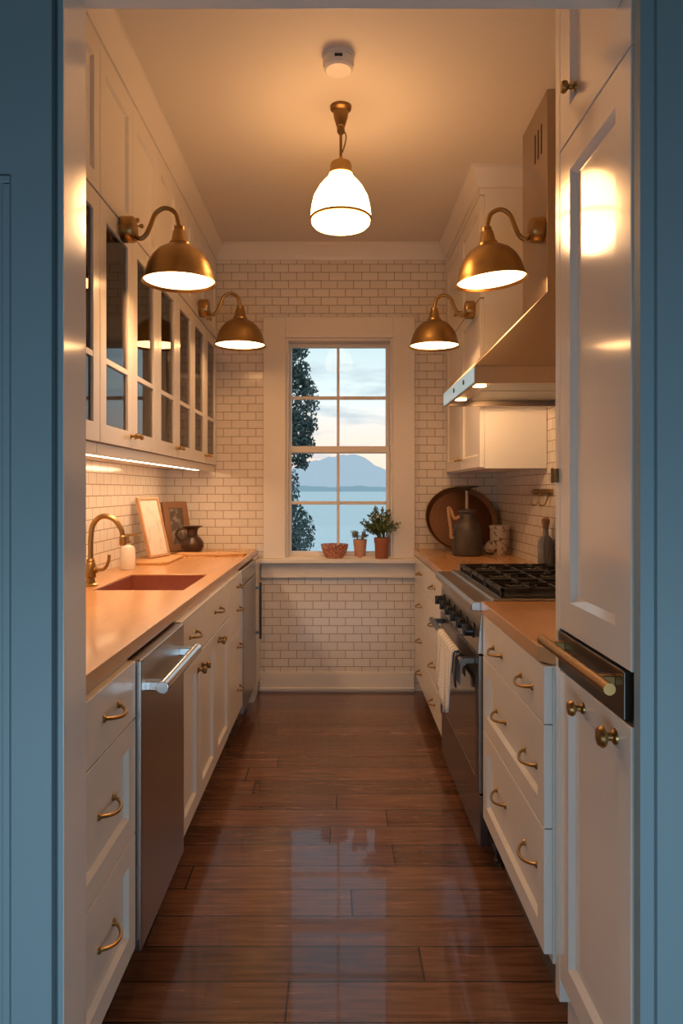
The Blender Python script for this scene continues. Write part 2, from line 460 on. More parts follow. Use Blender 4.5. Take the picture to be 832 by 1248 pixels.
sash('upper_sash', WX0 + .028, WX1 - .028, 1.54, WZ1 - .028, -.300, .318, 1.585, 2.235, YB + .085, YB + .12, 1.905)
sash('lower_sash', WX0 + .028, WX1 - .028, .862, 1.585, -.300, .318, .900, 1.542, YB + .045, YB + .08, 1.215)

# ------------------------------------------------------------------ outdoors
struct('ground', MB().box(-30, 30, YB + .3, 16, -1.6, -1.0), M['lawn'], label='lawn below the window')
struct('water', MB().add([(-2500, 16, -2), (2500, 16, -2), (2500, 1500, -2), (-2500, 1500, -2)], [(0, 1, 2, 3)]), M['water'])
def ridge(y, x0, x1, hs, z0=-6):
    mb = MB(); n = len(hs)
    vs = []
    for i, h in enumerate(hs):
        x = x0 + (x1 - x0) * i / (n - 1)
        vs += [(x, y, z0), (x, y + 60, h), (x, y + 400, z0)]
    fs = []
    for i in range(n - 1):
        a = i * 3
        fs += [(a, a + 3, a + 4, a + 1), (a + 1, a + 4, a + 5, a + 2)]
    return mb.add(vs, fs)
hs = []
for i in range(121):
    x = -400 + 800 * i / 120
    base = 76 if -20 < x < 55 else (76 - (-20 - x) * .36 if x <= -20 else 76 - (x - 55) * .62)
    base = max(base, 26 + 10 * math.sin(x * .013))
    hs.append(base + 1.1 * math.sin(x * .21) + .6 * math.sin(x * .53 + 1) + 3 * math.sin(x * .06))
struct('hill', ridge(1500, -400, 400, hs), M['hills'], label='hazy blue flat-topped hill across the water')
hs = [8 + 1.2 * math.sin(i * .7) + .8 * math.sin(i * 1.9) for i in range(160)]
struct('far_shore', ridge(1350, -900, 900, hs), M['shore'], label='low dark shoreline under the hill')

tr = thing('conifer_tree', 'dark green tree outside the window at its left', 'tree', (-1.25, 11.5, -1.0))
obj('trunk', MB().tube(smooth_path([(-1.25, 11.5, -1), (-1.22, 11.5, .5), (-1.28, 11.5, 2.2), (-1.25, 11.5, 4.4)]), [.11] * 12 + [.08] * 8 + [.04] * 5, 10), M['bark'], tr)
fo = MB()
def leaves(mb, cx, cy, cz, rx, ry, rz, n, size, flat=.5, shell=.35):
    for _ in range(n):
        while True:
            p = Vector((random.uniform(-1, 1), random.uniform(-1, 1), random.uniform(-1, 1)))
            if shell < p.length < 1: break
        q = Vector((cx + p.x * rx, cy + p.y * ry, cz + p.z * rz))
        s = size * random.uniform(.5, 1.2)
        e = Euler((random.uniform(0, 6), random.uniform(0, 6), random.uniform(0, 6))).to_matrix()
        a, b = e @ Vector((s, 0, 0)), e @ Vector((0, s * flat, 0))
        mb.add([q - a, q - b, q + a, q + b], [(0, 1, 2, 3)])
for c in ((-1.05, 11.5, 3.5, .42, .5, .75, 1100), (-1.0, 11.5, 2.65, .62, .6, .75, 2000), (-1.02, 11.4, 2.15, .55, .5, .5, 1200), (-1.2, 11.5, 1.3, .5, .5, .65, 1100),
          (-.95, 11.4, .60, .5, .5, .55, 1500), (-1.02, 11.4, -.1, .5, .5, .8, 1500), (-1.5, 11.6, 2.5, .7, .6, 1.6, 1600), (-1.5, 11.6, .4, .7, .6, 1.3, 1200)):
    leaves(fo, c[0] + .1, *c[1:6], int(c[6] * 2.4), .036, .5)
for k in range(22):     # ragged side twigs
    z = random.uniform(1.7, 4.1)
    x = -.44 - abs(z - 2.5) * .22 + random.uniform(-.06, .10)
    leaves(fo, x, 11.5, z, .13, .2, .10, 70, (.045), .45, 0)
obj('foliage', fo, M['treeleaf'], tr)

# ------------------------------------------------------------------ left run
TK, CT, CB = .165, .920, .884     # toe kick top, counter top, counter underside
XF = -.50                          # left cabinet fronts
def carcass(s, xf, xw, y0, y1, z1=CB - .001):
    """box behind the fronts with its toe space"""
    mb = MB().box(xf - s * .0205, xw, y0, y1, TK, z1)
    return mb
def base_unit(s, xf, xw, y0, y1, label, z1=CB - .001):
    t = thing('base_cabinet', label, 'cabinet', ((xf + xw) / 2, (y0 + y1) / 2, 0))
    obj('carcass', carcass(s, xf, xw, y0, y1, z1 - .004 if s < 0 else z1), M['paint'], t, .001)
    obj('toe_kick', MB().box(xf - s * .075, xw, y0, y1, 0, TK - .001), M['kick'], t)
    return t
def add_drawer(t, s, xf, y0, y1, z0, z1, pulls, shaker=True, w=.105):
    d = obj('drawer', front(s, xf, y0, y1, z0, z1) if shaker else slab(s, xf, y0, y1, z0, z1), M['paint'], t)
    for y, z in pulls: obj('handle', bow_pull(s, xf - (s * .011 if shaker else 0), y, z, w), M['brass'], d)
    return d
def add_door(t, s, xf, y0, y1, z0, z1, knobs=(), r=.014, mat='brassdk'):
    d = obj('door', front(s, xf, y0, y1, z0, z1), M['paint'], t)
    for y, z in knobs: obj('knob', knob(s, xf, y, z, r), M[mat], d)
    return d

X0 = XL + .002
t = base_unit(1, XF, X0, 1.328, 1.768, 'white three-drawer base cabinet at the near left, left of the dishwasher')
for z0, z1, zp in ((.735, .878, .81), (.452, .735, .60), (TK, .452, .315)):
    add_drawer(t, 1, XF, 1.328, 1.768, z0, z1, [(1.575, zp)], z0 < .7, .10)

dw = thing('dishwasher', 'tall stainless steel dishwasher with chunky bar handle under the left counter', 'dishwasher', (-.8, 2.02, 0))
obj('body', MB().box(X0, XF - .03, 1.774, 2.272, .10, .878), M['dsteel'], dw)
obj('door', MB().box(XF - .028, XF + .012, 1.776, 2.270, .15, .876), M['steel'], dw, .004)
obj('toe_kick', MB().box(X0, XF - .07, 1.774, 2.272, 0, .10), M['black'], dw)
hd = obj('handle', MB().tube([(XF + .058, 1.80, .80), (XF + .058, 2.245, .80)], .0165, 16), M['chrome'], dw, .002)
for y in (1.83, 2.215):
    obj('bracket', MB().box(XF + .01, XF + .06, y - .014, y + .014, .788, .812), M['chrome'], hd, .003)

t = base_unit(1, XF, X0, 2.278, 3.302, 'white sink base cabinet with two drawers above three doors', .69)
obj('top_rail', MB().box(XF - .0205, XF - .04, 2.278, 3.302, .69, CB - .001), M['paint'], t)
add_drawer(t, 1, XF, 2.278, 2.68, .715, .878, [(2.47, .80)], False, .11)
add_drawer(t, 1, XF, 2.68, 3.302, .715, .878, [(2.97, .80)], False, .12)
add_door(t, 1, XF, 2.278, 2.59, TK, .712, [(2.553, .655)])
add_door(t, 1, XF, 2.59, 2.936, TK, .712, [(2.632, .655)])
add_door(t, 1, XF, 2.936, 3.302, TK, .712, [(2.985, .665), (3.02, .672)], .012)
t = base_unit(1, XF, X0, 3.304, 3.742, 'narrow white four-drawer base cabinet left of the wine cooler')
for z0, z1, zp in ((.78, .878, .815), (.60, .78, .70), (.40, .60, .515), (TK, .40, .30)):
    add_drawer(t, 1, XF, 3.304, 3.742, z0, z1, [(3.60, zp)], False, .09)
wc = thing('undercounter_refrigerator', 'dark stainless undercounter refrigerator at the far end of the left counter', 'refrigerator', (-.8, 4.05, 0))
obj('body', MB().box(X0, XF - .03, 3.748, 4.345, .08, .878), M['dsteel'], wc)
obj('door', MB().box(XF - .028, XF + .006, 3.75, 4.343, .12, .79), M['steel'], wc, .004)
obj('grille', MB().box(XF - .028, XF + .003, 3.75, 4.343, .796, .876), M['steel'], wc, .003)
obj('handle', MB().tube([(XF + .035, 4.31, .40), (XF + .035, 4.31, .74)], .008, 10).box(XF, XF + .035, 4.304, 4.316, .43, .445).box(XF, XF + .035, 4.304, 4.316, .70, .715), M['dsteel'], wc)
obj('toe_kick', MB().box(X0, XF - .06, 3.748, 4.345, 0, .08), M['black'], wc)
t = thing('end_panel', 'white filler panel between undercounter refrigerator and back wall', 'panel', (-.8, 4.47, 0))
obj('side_board', MB().box(X0, XF - .01, 4.350, YB - .03, .0, CB - .001), M['paint'], t, .002)
obj('pilaster', MB().box(XF - .009, XF + .004, 4.37, YB - .035, .10, .86), M['paint'], t, .003)

ct = obj('countertop', MB().holed([X0, -.93, -.585, -.515], [1.330, 2.70, 3.21, YB - .002], CB, CT), M['counter'], bevel=.003, origin=(-.8, 2.95, CB))
tag(ct, 'long honey-coloured butcher block countertop with the sink cut into it', 'countertop')

sk = thing('kitchen_sink', 'reddish brown copper sink set into the left countertop', 'sink', (-.757, 2.955, .70))
def basin(x0, x1, y0, y1, z0, z1, t=.012, r=.014):
    mb = MB()
    def rr(d, z):
        out = []
        for cx, cy, a0 in ((x1 - r, y1 - r, 0), (x0 + r, y1 - r, 90), (x0 + r, y0 + r, 180), (x1 - r, y0 + r, 270)):
            for k in range(5):
                a = R(a0 + 90 * k / 4)
                out.append((cx + (r - d) * math.cos(a) if False else cx + r * math.cos(a) - d * math.copysign(1, math.cos(a)) * (abs(math.cos(a)) > 1e-6),
                            cy + r * math.sin(a) - d * math.copysign(1, math.sin(a)) * (abs(math.sin(a)) > 1e-6), z))
        return out
    mb.loops([rr(.001, z0 - t), rr(.001, z1), rr(.006, z1), rr(.016, z0 + .02), rr(.04, z0)])
    return mb
obj('basin', basin(-.93, -.585, 2.70, 3.21, .725, CT - .005), M['copper'], sk, sharp=50)
obj('drain', MB().lathe([(.032, .725), (.032, .729), (.02, .7275), (.001, .7275)], (-.757, 2.955, 0), 20), M['brassdk'], sk)

fc = thing('faucet', 'brass gooseneck faucet at the back of the sink', 'faucet', (-.975, 2.82, CT))
obj('base', MB().lathe([(.027, CT), (.027, CT + .006), (.019, CT + .012), (.016, CT + .03), (.021, CT + .036), (.021, CT + .085), (.015, CT + .095), (.017, CT + .10), (.013, CT + .108)], (-.975, 2.82, 0), 20), M['brass'], fc)
sp = smooth_path([(-.975, 2.82, CT + .10), (-.975, 2.82, CT + .19), (-.965, 2.82, CT + .245), (-.93, 2.82, CT + .275), (-.885, 2.82, CT + .265), (-.855, 2.82, CT + .225), (-.848, 2.82, CT + .195)])
s_ = obj('spout', MB().tube(sp, .0105, 12), M['brass'], fc)
obj('spray_nozzle', MB().lathe([(.0105, CT + .20), (.014, CT + .196), (.014, CT + .165), (.011, CT + .16)], (-.848, 2.82, 0), 14), M['brass'], s_)
obj('lever', MB().tube(smooth_path([(-.955, 2.815, CT + .065), (-.92, 2.81, CT + .068), (-.90, 2.80, CT + .095), (-.895, 2.80, CT + .125)]), .0065, 10).lathe([(.012, -.966), (.012, -.948), (.008, -.944)], (0, 2.818, CT + .064), 12, 'x'), M['brass'], fc)

sd = thing('soap_dispenser', 'white ceramic soap dispenser with a brass pump behind the sink', 'soap dispenser', (-1.005, 3.42, CT))
obj('bottle', MB().lathe([(.034, CT), (.036, CT + .004), (.036, CT + .095), (.030, CT + .108), (.014, CT + .116), (.014, CT + .124)], (-1.005, 3.42, 0), 24), M['white'], sd)
obj('pump', MB().lathe([(.015, CT + .124), (.015, CT + .135), (.006, CT + .137), (.006, CT + .158), (.012, CT + .160), (.012, CT + .168), (.002, CT + .17)], (-1.005, 3.42, 0), 14)
    .tube([(-1.005, 3.42, CT + .163), (-.965, 3.415, CT + .166), (-.945, 3.412, CT + .155)], .005, 8), M['brass'], sd)

def rounded(x0, x1, y0, y1, r, n=6):
    out = []
    for cx, cy, a0 in ((x1 - r, y1 - r, 0), (x0 + r, y1 - r, 90), (x0 + r, y0 + r, 180), (x1 - r, y0 + r, 270)):
        out += [(cx + r * math.cos(R(a0 + 90 * k / n)), cy + r * math.sin(R(a0 + 90 * k / n))) for k in range(n + 1)]
    return out
b1 = obj('chopping_board', MB().prism(rounded(-1.075, -.86, 3.60, 4.03, .06), CT, CT + .014), M['board'], bevel=.003, origin=(-.97, 3.8, CT))
tag(b1, 'rounded wooden chopping board under the pale picture frame', 'chopping board')
pl = [(-.90, 4.07), (-.62, 4.07), (-.585, 4.095), (-.54, 4.10), (-.525, 4.125), (-.54, 4.15), (-.585, 4.155), (-.62, 4.20), (-.90, 4.20), (-.93, 4.17), (-.93, 4.10)]
b2 = obj('chopping_board', MB().prism(pl, CT, CT + .014), M['board'], bevel=.003, origin=(-.75, 4.13, CT))
tag(b2, 'long wooden paddle board lying in front of the dark jug', 'chopping board')

def picture(name, label, x, y, z, yaw, tilt, w, h, bw, fm, pm):
    t = thing(name, label, 'picture', (x, y, z))
    t.rotation_euler = (Matrix.Rotation(yaw, 3, 'Z') @ Matrix.Rotation(-tilt, 3, 'X')).to_euler()
    f = obj('frame', MB().holed([-w / 2, -w / 2 + bw, w / 2 - bw, w / 2], [0, bw, h - bw, h], -.009, .009, 'xz'), M[fm], t, .002, local=True)
    obj('print', MB().box(-w / 2 + bw, w / 2 - bw, -.003, .006, bw, h - bw), M[pm], t, local=True)
    return t
picture('picture_frame', 'pale print in a thin oak frame leaning on the left wall', -.965, 3.87, CT + .0165, R(72), R(14), .20, .33, .014, 'framew', 'print')
picture('picture_frame', 'dark wide walnut picture frame leaning behind the dark jug', -.965, 4.40, CT + .0025, R(52), R(13), .19, .31, .042, 'framed', 'oldprint')

jg = thing('jug', 'dark brown glazed jug with flared lip beside the picture frames', 'jug', (-.872, 4.285, CT))
obj('body', MB().lathe([(.038, CT), (.055, CT + .01), (.069, CT + .04), (.068, CT + .065), (.052, CT + .09), (.034, CT + .105), (.030, CT + .125), (.036, CT + .145), (.060, CT + .160), (.063, CT + .164), (.045, CT + .162), (.026, CT + .14), (.024, CT + .11)], (-.872, 4.285, 0), 28), M['vase'], jg)
obj('handle', MB().tube(smooth_path([(-.905, 4.27, CT + .15), (-.945, 4.262, CT + .145), (-.962, 4.258, CT + .11), (-.935, 4.265, CT + .075)]), .008, 10), M['vase'], jg)

# ------------------------------------------------------------------ left wall cabinets
XU = -.778
def wall_unit(y0, y1, label):
    t = thing('wall_cabinet', label, 'cabinet', ((XU + XL) / 2, (y0 + y1) / 2, 1.42), group='glazed cabinets on the left wall')
    xb = XU - .0225
    c = MB().box(X0, xb, y0, y0 + .016, 1.44, 2.80).box(X0, xb, y1 - .016, y1, 1.44, 2.80)
    c.box(X0, X0 + .01, y0 + .016, y1 - .016, 1.44, 2.80)
    for z in (1.44, 2.262, 2.75): c.box(X0 + .01, xb, y0 + .016, y1 - .016, z, z + .018)
    obj('carcass', c, M['paint'], t)
    obj('lining', MB().box(X0 + .0101, X0 + .012, y0 + .0161, y1 - .0161, 1.459, 2.261), M['inside'], t)
    for z in (1.74, 2.0): obj('shelf', MB().box(X0 + .0125, xb - .03, y0 + .017, y1 - .017, z, z + .014), M['inside'], t)
    obj('light_rail', MB().box(XU - .012, XU - .032, y0, y1, 1.415, 1.455).box(X0, XU - .032, y0, y1, 1.432, 1.4395), M['paint'], t, .002)
    obj('frieze', MB().box(xb, XU - .004, y0, y1, 2.752, 2.80), M['paint'], t)
    ym = (y0 + y1) / 2
    for k, (a, b) in enumerate(((y0, ym), (ym, y1))):
        a += .0015; b -= .0015
        st, z0, z1, zm = .062, 1.457, 2.262, 1.735
        d = obj('glass_door', MB().holed([a, a + st, b - st, b], [z0, z0 + st, z1 - st, z1], XU - .021, XU, 'yz').box(XU - .018, XU - .001, a + st, b - st, zm - .010, zm + .010), M['paint'], t, .002)
        obj('pane', MB().box(XU - .012, XU - .009, a + st, b - st, z0 + st, z1 - st), M['cabglass'], d)
        ky = b - .028 if k == 0 else a + .028
        obj('knob', knob(1, XU, ky, 1.502, .011).tube([(XU + .024, ky - .018, 1.502), (XU + .024, ky + .018, 1.502)], .005, 8), M['brass'], d)
        u = obj('upper_door', front(1, XU, a - .0015, b + .0015, 2.268, 2.75, .021), M['paint'], t)
        obj('knob', knob(1, XU, ky, 2.315, .009), M['brass'], u)
    return t
YU = (1.59, 2.34, 3.09, 3.84, 4.59)
for k, lb in enumerate(('white glazed wall cabinet cut off by the door jamb, nearest on the left', 'white glazed wall cabinet behind the nearer left brass sconce',
                        'third white glazed wall cabinet from the camera, between the two left sconces', 'last white glazed wall cabinet, touching the back wall below the far left sconce')):
    wall_unit(YU[k], YU[k + 1] - .001, lb)
ls = thing('light_strip', 'glowing warm light strip under the left wall cabinets', 'light', (-.84, 3.2, 1.42))
obj('housing', MB().box(-.868, -.812, 2.0, 4.35, 1.425, 1.4315), M['plastic'], ls)
obj('diffuser', MB().box(-.865, -.815, 2.01, 4.34, 1.4195, 1.4249), M['led'], ls)

# ------------------------------------------------------------------ refrigerator wall (right, near)
XG, X1 = .52, XR - .002
fr = thing('refrigerator', 'tall built-in refrigerator behind white panels at the near right', 'refrigerator', (.77, 1.48, 0))
obj('cabinet_box', MB().box(XG + .024, X1, 1.262, 1.668, .17, 2.088), M['paint'], fr)
obj('end_panel', MB().box(XG, X1, 1.669, 1.702, .10, H - .002), M['gloss'], fr, .002)
obj('toe_kick', MB().box(XG + .03, X1, 1.262, 1.702, 0, .0995), M['paint'], fr)
obj('upper_door', front(-1, XG, 1.262, 1.668, .975, 2.088, .022, .07, .013, .014), M['gloss'], fr)
ld = obj('lower_door', front(-1, XG, 1.262, 1.668, .155, .880, .022, .06, .012, .014), M['gloss'], fr)
obj('knob', knob(-1, XG, 1.508, .838, .017), M['brass'], ld)
obj('knob', knob(-1, XG, 1.335, .838, .021), M['brass'], ld)
gp = obj('handle_plate', MB().box(XG - .004, XG + .02, 1.285, 1.668, .884, .972), M['dsteel'], fr, .002)
obj('handle', MB().tube([(XG - .036, 1.268, .945), (XG - .036, 1.69, .945)], .011, 14), M['brassdk'], gp)
for y in (1.335, 1.63): obj('bracket', MB().box(XG - .036, XG - .003, y - .01, y + .01, .936, .954), M['brassdk'], gp, .002)
obj('hinge', MB().box(XG - .008, XG - .0005, 1.674, 1.700, 1.318, 1.350).tube([(XG - .008, 1.700, 1.316), (XG - .008, 1.700, 1.352)], .004, 8), M['brassdk'], fr, .001)
oc = thing('overhead_cabinet', 'white cabinet above the built-in refrigerator at top right', 'cabinet', (.77, 1.465, 2.09))
obj('carcass', MB().box(XG + .024, X1, 1.262, 1.668, 2.09, H - .002), M['paint'], oc)
od = obj('door', front(-1, XG, 1.262, 1.668, 2.09, H - .01, .022, .07, .012, .014), M['gloss'], oc)
obj('knob', knob(-1, XG + .006, 1.575, 2.19, .014), M['brass'], od)

# ------------------------------------------------------------------ right base run
XQ = .495
def add_pair(t, y0, y1, z0, z1, zp, pos, shaker):
    add_drawer(t, -1, XQ, y0, y1, z0, z1, [(p, zp) for p in pos], shaker, .115)
t = base_unit(-1, XQ, X1, 1.706, 2.428, 'white three-drawer base cabinet with paired brass pulls, right of the range')
for z0, z1, zp in ((.737, .878, .80), (.487, .737, .60), (TK + .02, .487, .35)):
    add_pair(t, 1.708, 2.426, z0, z1, zp, (1.865, 2.20), z0 < .7)
nt_ = obj('countertop', MB().prism([(.49, 1.745), (.522, 1.706), (X1, 1.706), (X1, 2.430), (.49, 2.430)], CB - .004, CT), M['counter'], bevel=.003, origin=(.76, 2.07, CB))
tag(nt_, 'short butcher block countertop with a clipped corner between refrigerator and range', 'countertop')
t = base_unit(-1, XQ, X1, 3.350, YB - .03, 'white drawer cabinet beyond the range, beside the window wall')
for z0, z1, zp in ((.72, .878, .80), (.50, .72, .61), (.30, .50, .40), (TK - .04, .30, .21)):
    add_drawer(t, -1, XQ, 3.352, 3.95, z0, z1, [(3.66, zp)], False, .10)
    add_drawer(t, -1, XQ, 3.95, YB - .035, z0, z1, [(4.25, zp)], False, .10)
ft = obj('countertop', MB().prism([(.49, 3.348), (X1, 3.348), (X1, YB - .002), (.49, YB - .002)], CB, CT), M['counter'], bevel=.003, origin=(.76, 3.97, CB))
tag(ft, 'butcher block countertop in the far right corner under the copper tray', 'countertop')

# ------------------------------------------------------------------ range
RY0, RY1, RX = 2.438, 3.342, .488
rg = thing('range_cooker', 'stainless steel gas range with black grates on the right', 'stove', (.76, 2.89, 0))
obj('body', MB().box(RX + .03, X1, RY0, RY1, .09, .90), M['dsteel'], rg, .002)
obj('toe_panel', MB().box(RX + .06, X1, RY0 + .02, RY1 - .02, .03, .09), M['black'], rg)
for y in (RY0 + .05, RY1 - .05):
    for x in (RX + .08, X1 - .06):
        obj('leg', MB().lathe([(.022, 0), (.022, .01), (.014, .02), (.014, .09)], (x, y, 0), 14), M['dsteel'], rg)
obj('drawer_panel', MB().box(RX, RX + .03, RY0 + .003, RY1 - .003, .075, .252), M['ovensteel'], rg, .003)
od = obj('oven_door', MB().holed([RY0 + .003, RY0 + .06, RY1 - .06, RY1 - .003], [.258, .30, .65, .732], RX - .006, RX + .03, 'yz'), M['ovensteel'], rg, .003)
obj('window', MB().box(RX - .004, RX + .02, RY0 + .06, RY1 - .06, .30, .65), M['ovenglass'], od)
oh = obj('handle', MB().tube([(RX - .052, RY0 + .04, .70), (RX - .052, RY1 - .04, .70)], .0125, 14), M['dsteel'], od)
for y in (RY0 + .075, RY1 - .075): obj('bracket', MB().box(RX - .05, RX - .006, y - .012, y + .012, .69, .71), M['dsteel'], oh, .002)
cp = obj('control_panel', MB().prism([(RX - .008, .738), (RX + .03, .738), (RX + .03, .90), (RX + .006, .882), (RX - .002, .82)], RY0, RY1, 'xz'), M['steel'], rg, .002)
for k in range(6):
    y = RY0 + .10 + k * (RY1 - RY0 - .2) / 5
    kn = obj('knob', MB().lathe([(.027, RX - .002), (.027, RX - .007), (.021, RX - .010), (.019, RX - .034), (.015, RX - .038), (.001, RX - .039)], (0, y, .80), 20, 'x')
             .box(RX - .044, RX - .02, y - .004, y + .004, .781, .819), M['black'], cp)
obj('top_trim', MB().prism([(RX - .028, .886), (RX + .05, .880), (RX + .05, .918), (RX - .022, .918), (RX - .030, .908)], RY0, RY1, 'xz'), M['steel'], rg, .004)
ck = obj('cooktop', MB().box(RX + .045, X1 - .02, RY0 + .01, RY1 - .01, .90, .926), M['steel'], rg, .004)
obj('burner_tray', MB().box(RX + .075, X1 - .04, RY0 + .03, RY1 - .03, .926, .930), M['black'], ck)
gx0, gx1, gy0, gy1 = RX + .08, X1 - .05, RY0 + .035, RY1 - .035
gw = (gy1 - gy0) / 3
for k in range(3):
    a, b = gy0 + k * gw + .004, gy0 + (k + 1) * gw - .004
    xm, ym = (gx0 + gx1) / 2, (a + b) / 2
    z0, z1 = .945, .958
    g = MB()
    for (p, q, r_, s__) in ((gx0, gx1, a, a + .012), (gx0, gx1, b - .012, b), (gx0, gx0 + .012, a, b), (gx1 - .012, gx1, a, b), (xm - .006, xm + .006, a, b)):
        g.box(p, q, r_, s__, z0, z1)
    for cx in ((gx0 + xm) / 2, (gx1 + xm) / 2):
        g.box(cx - .004, cx + .004, a, ym - .03, z0, z1 + .003).box(cx - .004, cx + .004, ym + .03, b, z0, z1 + .003)
        g.box(cx - .105, cx - .03, ym - .004, ym + .004, z0, z1 + .003).box(cx + .03, cx + .105, ym - .004, ym + .004, z0, z1 + .003)
        g.tube([(cx + .055 * math.cos(i * PI / 12), ym + .055 * math.sin(i * PI / 12), .951) for i in range(25)], .0045, 6, False)
    for cx in (gx0, gx1 - .012):
        for cy in (a, b - .012): g.box(cx, cx + .012, cy, cy + .012, .930, z0)
    obj('grate', g, M['iron'], ck, .001)
    for cx in ((gx0 + xm) / 2, (gx1 + xm) / 2):
        obj('burner', MB().lathe([(.045, .930), (.045, .936), (.034, .938), (.034, .944), (.030, .948), (.001, .949)], (cx, ym, 0), 20), M['iron'], ck)

# towel over the oven handle
tw = MB(); NY, prof = 26, []
hx, hz = RX - .052, .70
for a in range(9): prof.append((hx + .016 * math.cos(PI * a / 8), hz + .016 * math.sin(PI * a / 8)))
prof = [(hx + .0165, hz - .12), (hx + .0165, hz - .06)] + prof + [(hx - .0165, hz - d) for d in (.04, .08, .12, .16, .20, .225)]
rows = []
for j, (px, pz) in enumerate(prof):
    row = []
    for i in range(NY + 1):
        f = i / NY
        y = 2.60 + .40 * f
        drop = max(0, hz - pz) / .22
        fold = .010 * math.sin(f * 19) * drop + .005 * math.sin(f * 41 + 1) * drop
        yy = y + (.5 - f) * .09 * drop
        row.append((px + (-abs(fold) - .004 * drop if px < hx else 0), yy, pz - (.02 * math.sin(f * 6) * drop if px < hx else 0)))
    rows.append(row)
tw.loops(rows, False, False, closed=False)
to = obj('tea_towel', tw, M['towel'], origin=(hx, 2.82, hz), sharp=180)
tag(to, 'white and grey woven tea towel hanging over the oven handle', 'towel')
so = to.modifiers.new('Solidify', 'SOLIDIFY'); so.thickness = .003; so.offset = 0
ph = MB()
pts = [(hx + .0145 * math.cos(a), hz + .0145 * math.sin(a)) for a in [PI * k / 8 for k in range(9)]]
pts = [(hx + .0155, hz - .06)] + pts + [(hx - .0155, hz - .03), (hx - .0175, hz - .07), (hx - .0155, hz - .095), (hx - .0145, hz - .105)]
L = []
for px, pz in pts:
    w = .016 + .014 * math.sin(PI * min(1, max(0, hz - pz) / .108)) ** .5
    L.append([(px, 2.55 - w, pz), (px, 2.55 + w, pz)])
ph.loops(L, False, False, closed=False)
po = obj('pot_holder', ph, M['black'], origin=(hx, 2.55, hz), sharp=180)
tag(po, 'small black pot holder hanging on the oven handle beside the towel', 'pot holder')
so = po.modifiers.new('Solidify', 'SOLIDIFY'); so.thickness = .003; so.offset = 0

# ------------------------------------------------------------------ hood
hd = thing('range_hood', 'stainless steel chimney hood with sloped canopy above the range', 'range hood', (.77, 2.97, 1.69))
hy0, hy1, hx0 = 2.60, 3.34, .50
z0, z1 = 1.69, 1.752
obj('lip', MB().holed([hx0, hx0 + .012, X1 - .012, X1], [hy0, hy0 + .012, hy1 - .012, hy1], z0, z1), M['steelh'], hd, .002)
obj('control_panel', MB().box(hx0 - .004, hx0, hy0 + .004, hy1 - .004, z0 + .003, z1 - .003), M['panel'], hd, .001)  # front strip of the lip, its window reflection painted in as glow
c0, c1, cx0, zc = 2.81, 3.18, .826, 2.08
can = MB()
lo = [(hx0, hy0, z1 + .0005), (X1, hy0, z1 + .0005), (X1, hy1, z1 + .0005), (hx0, hy1, z1 + .0005)]
hi = [(cx0, c0, zc), (X1, c0, zc), (X1, c1, zc), (cx0, c1, zc)]
can.loops([lo, hi])
obj('canopy', can, M['steelh'], hd, .002)
ch = obj('chimney', MB().box(cx0, X1, c0, c1, zc, H - .002), M['steelh'], hd, .002)
for k in range(3): obj('vent_slot', MB().box(cx0 - .0008, cx0 + .002, 2.88 + k * .045, 2.895 + k * .045, 2.66, 2.78), M['darkhole'], ch)
for k in range(2):
    a = hy0 + .02 + k * .352
    obj('filter', MB().box(hx0 + .09, X1 - .03, a, a + .345, 1.712, 1.722), M['dsteel'], hd, .003)
obj('lamp_rail', MB().box(hx0 + .0125, hx0 + .085, hy0 + .0125, hy1 - .0125, 1.705, 1.712), M['steelh'], hd)
for y in (2.76, 3.18): obj('lamp', MB().lathe([(.026, 1.7045), (.026, 1.699), (.001, 1.698)], (hx0 + .05, y, 0), 18), M['puck'], hd)
for y in (2.80, 3.03): obj('button', MB().lathe([(.010, hx0 - .004), (.010, hx0 - .008), (.001, hx0 - .009)], (0, y, 1.722), 14, 'x'), M['black'], hd)
obj('screw', MB().lathe([(.013, hy0), (.013, hy0 - .004), (.001, hy0 - .005)], (.745, 0, 1.728), 14, 'y'), M['steelh'], hd)

# ------------------------------------------------------------------ right wall cabinet
XW = .70
wu = thing('wall_cabinet', 'white wall cabinet in the far right corner beyond the hood', 'cabinet', (.865, 4.04, 1.40))
obj('carcass', MB().box(XW + .0225, X1, 3.50, YB - .002, 1.405, 2.80), M['paint'], wu, .002)
for a, b, ky in ((3.50, 4.045, 4.005), (4.045, YB - .004, 4.085)):
    d = obj('door', front(-1, XW, a, b, 1.41, 2.24, .021, .06), M['paint'], wu); obj('knob', knob(-1, XW, ky, 1.47, .011), M['brass'], d)
    d = obj('upper_door', front(-1, XW, a, b, 2.245, 2.745, .021, .06), M['paint'], wu); obj('knob', knob(-1, XW, ky, 2.30, .009), M['brass'], d)
obj('frieze', MB().box(XW, XW + .0225, 3.50, YB - .002, 2.75, 2.80), M['paint'], wu)
cpf = [(o, z) for o, z in crown_profile(.05)]
def crown_corner(x, y0, y1, xw):    # wraps the near corner of the cabinet
    L = []
    for o, z in cpf: L.append([(xw, y0 - o, z), (x - o, y0 - o, z), (x - o, y1, z)])
    mb = MB(); n = len(L)
    vs = [p for l in L for p in l]
    fs = [(i * 3 + j, i * 3 + j + 1, ((i + 1) % n) * 3 + j + 1, ((i + 1) % n) * 3 + j) for i in range(n) for j in (0, 1)]
    return mb.add(vs, fs)
obj('crown', crown_corner(XW, 3.50, YB - .06, X1), M['paint'], wu)

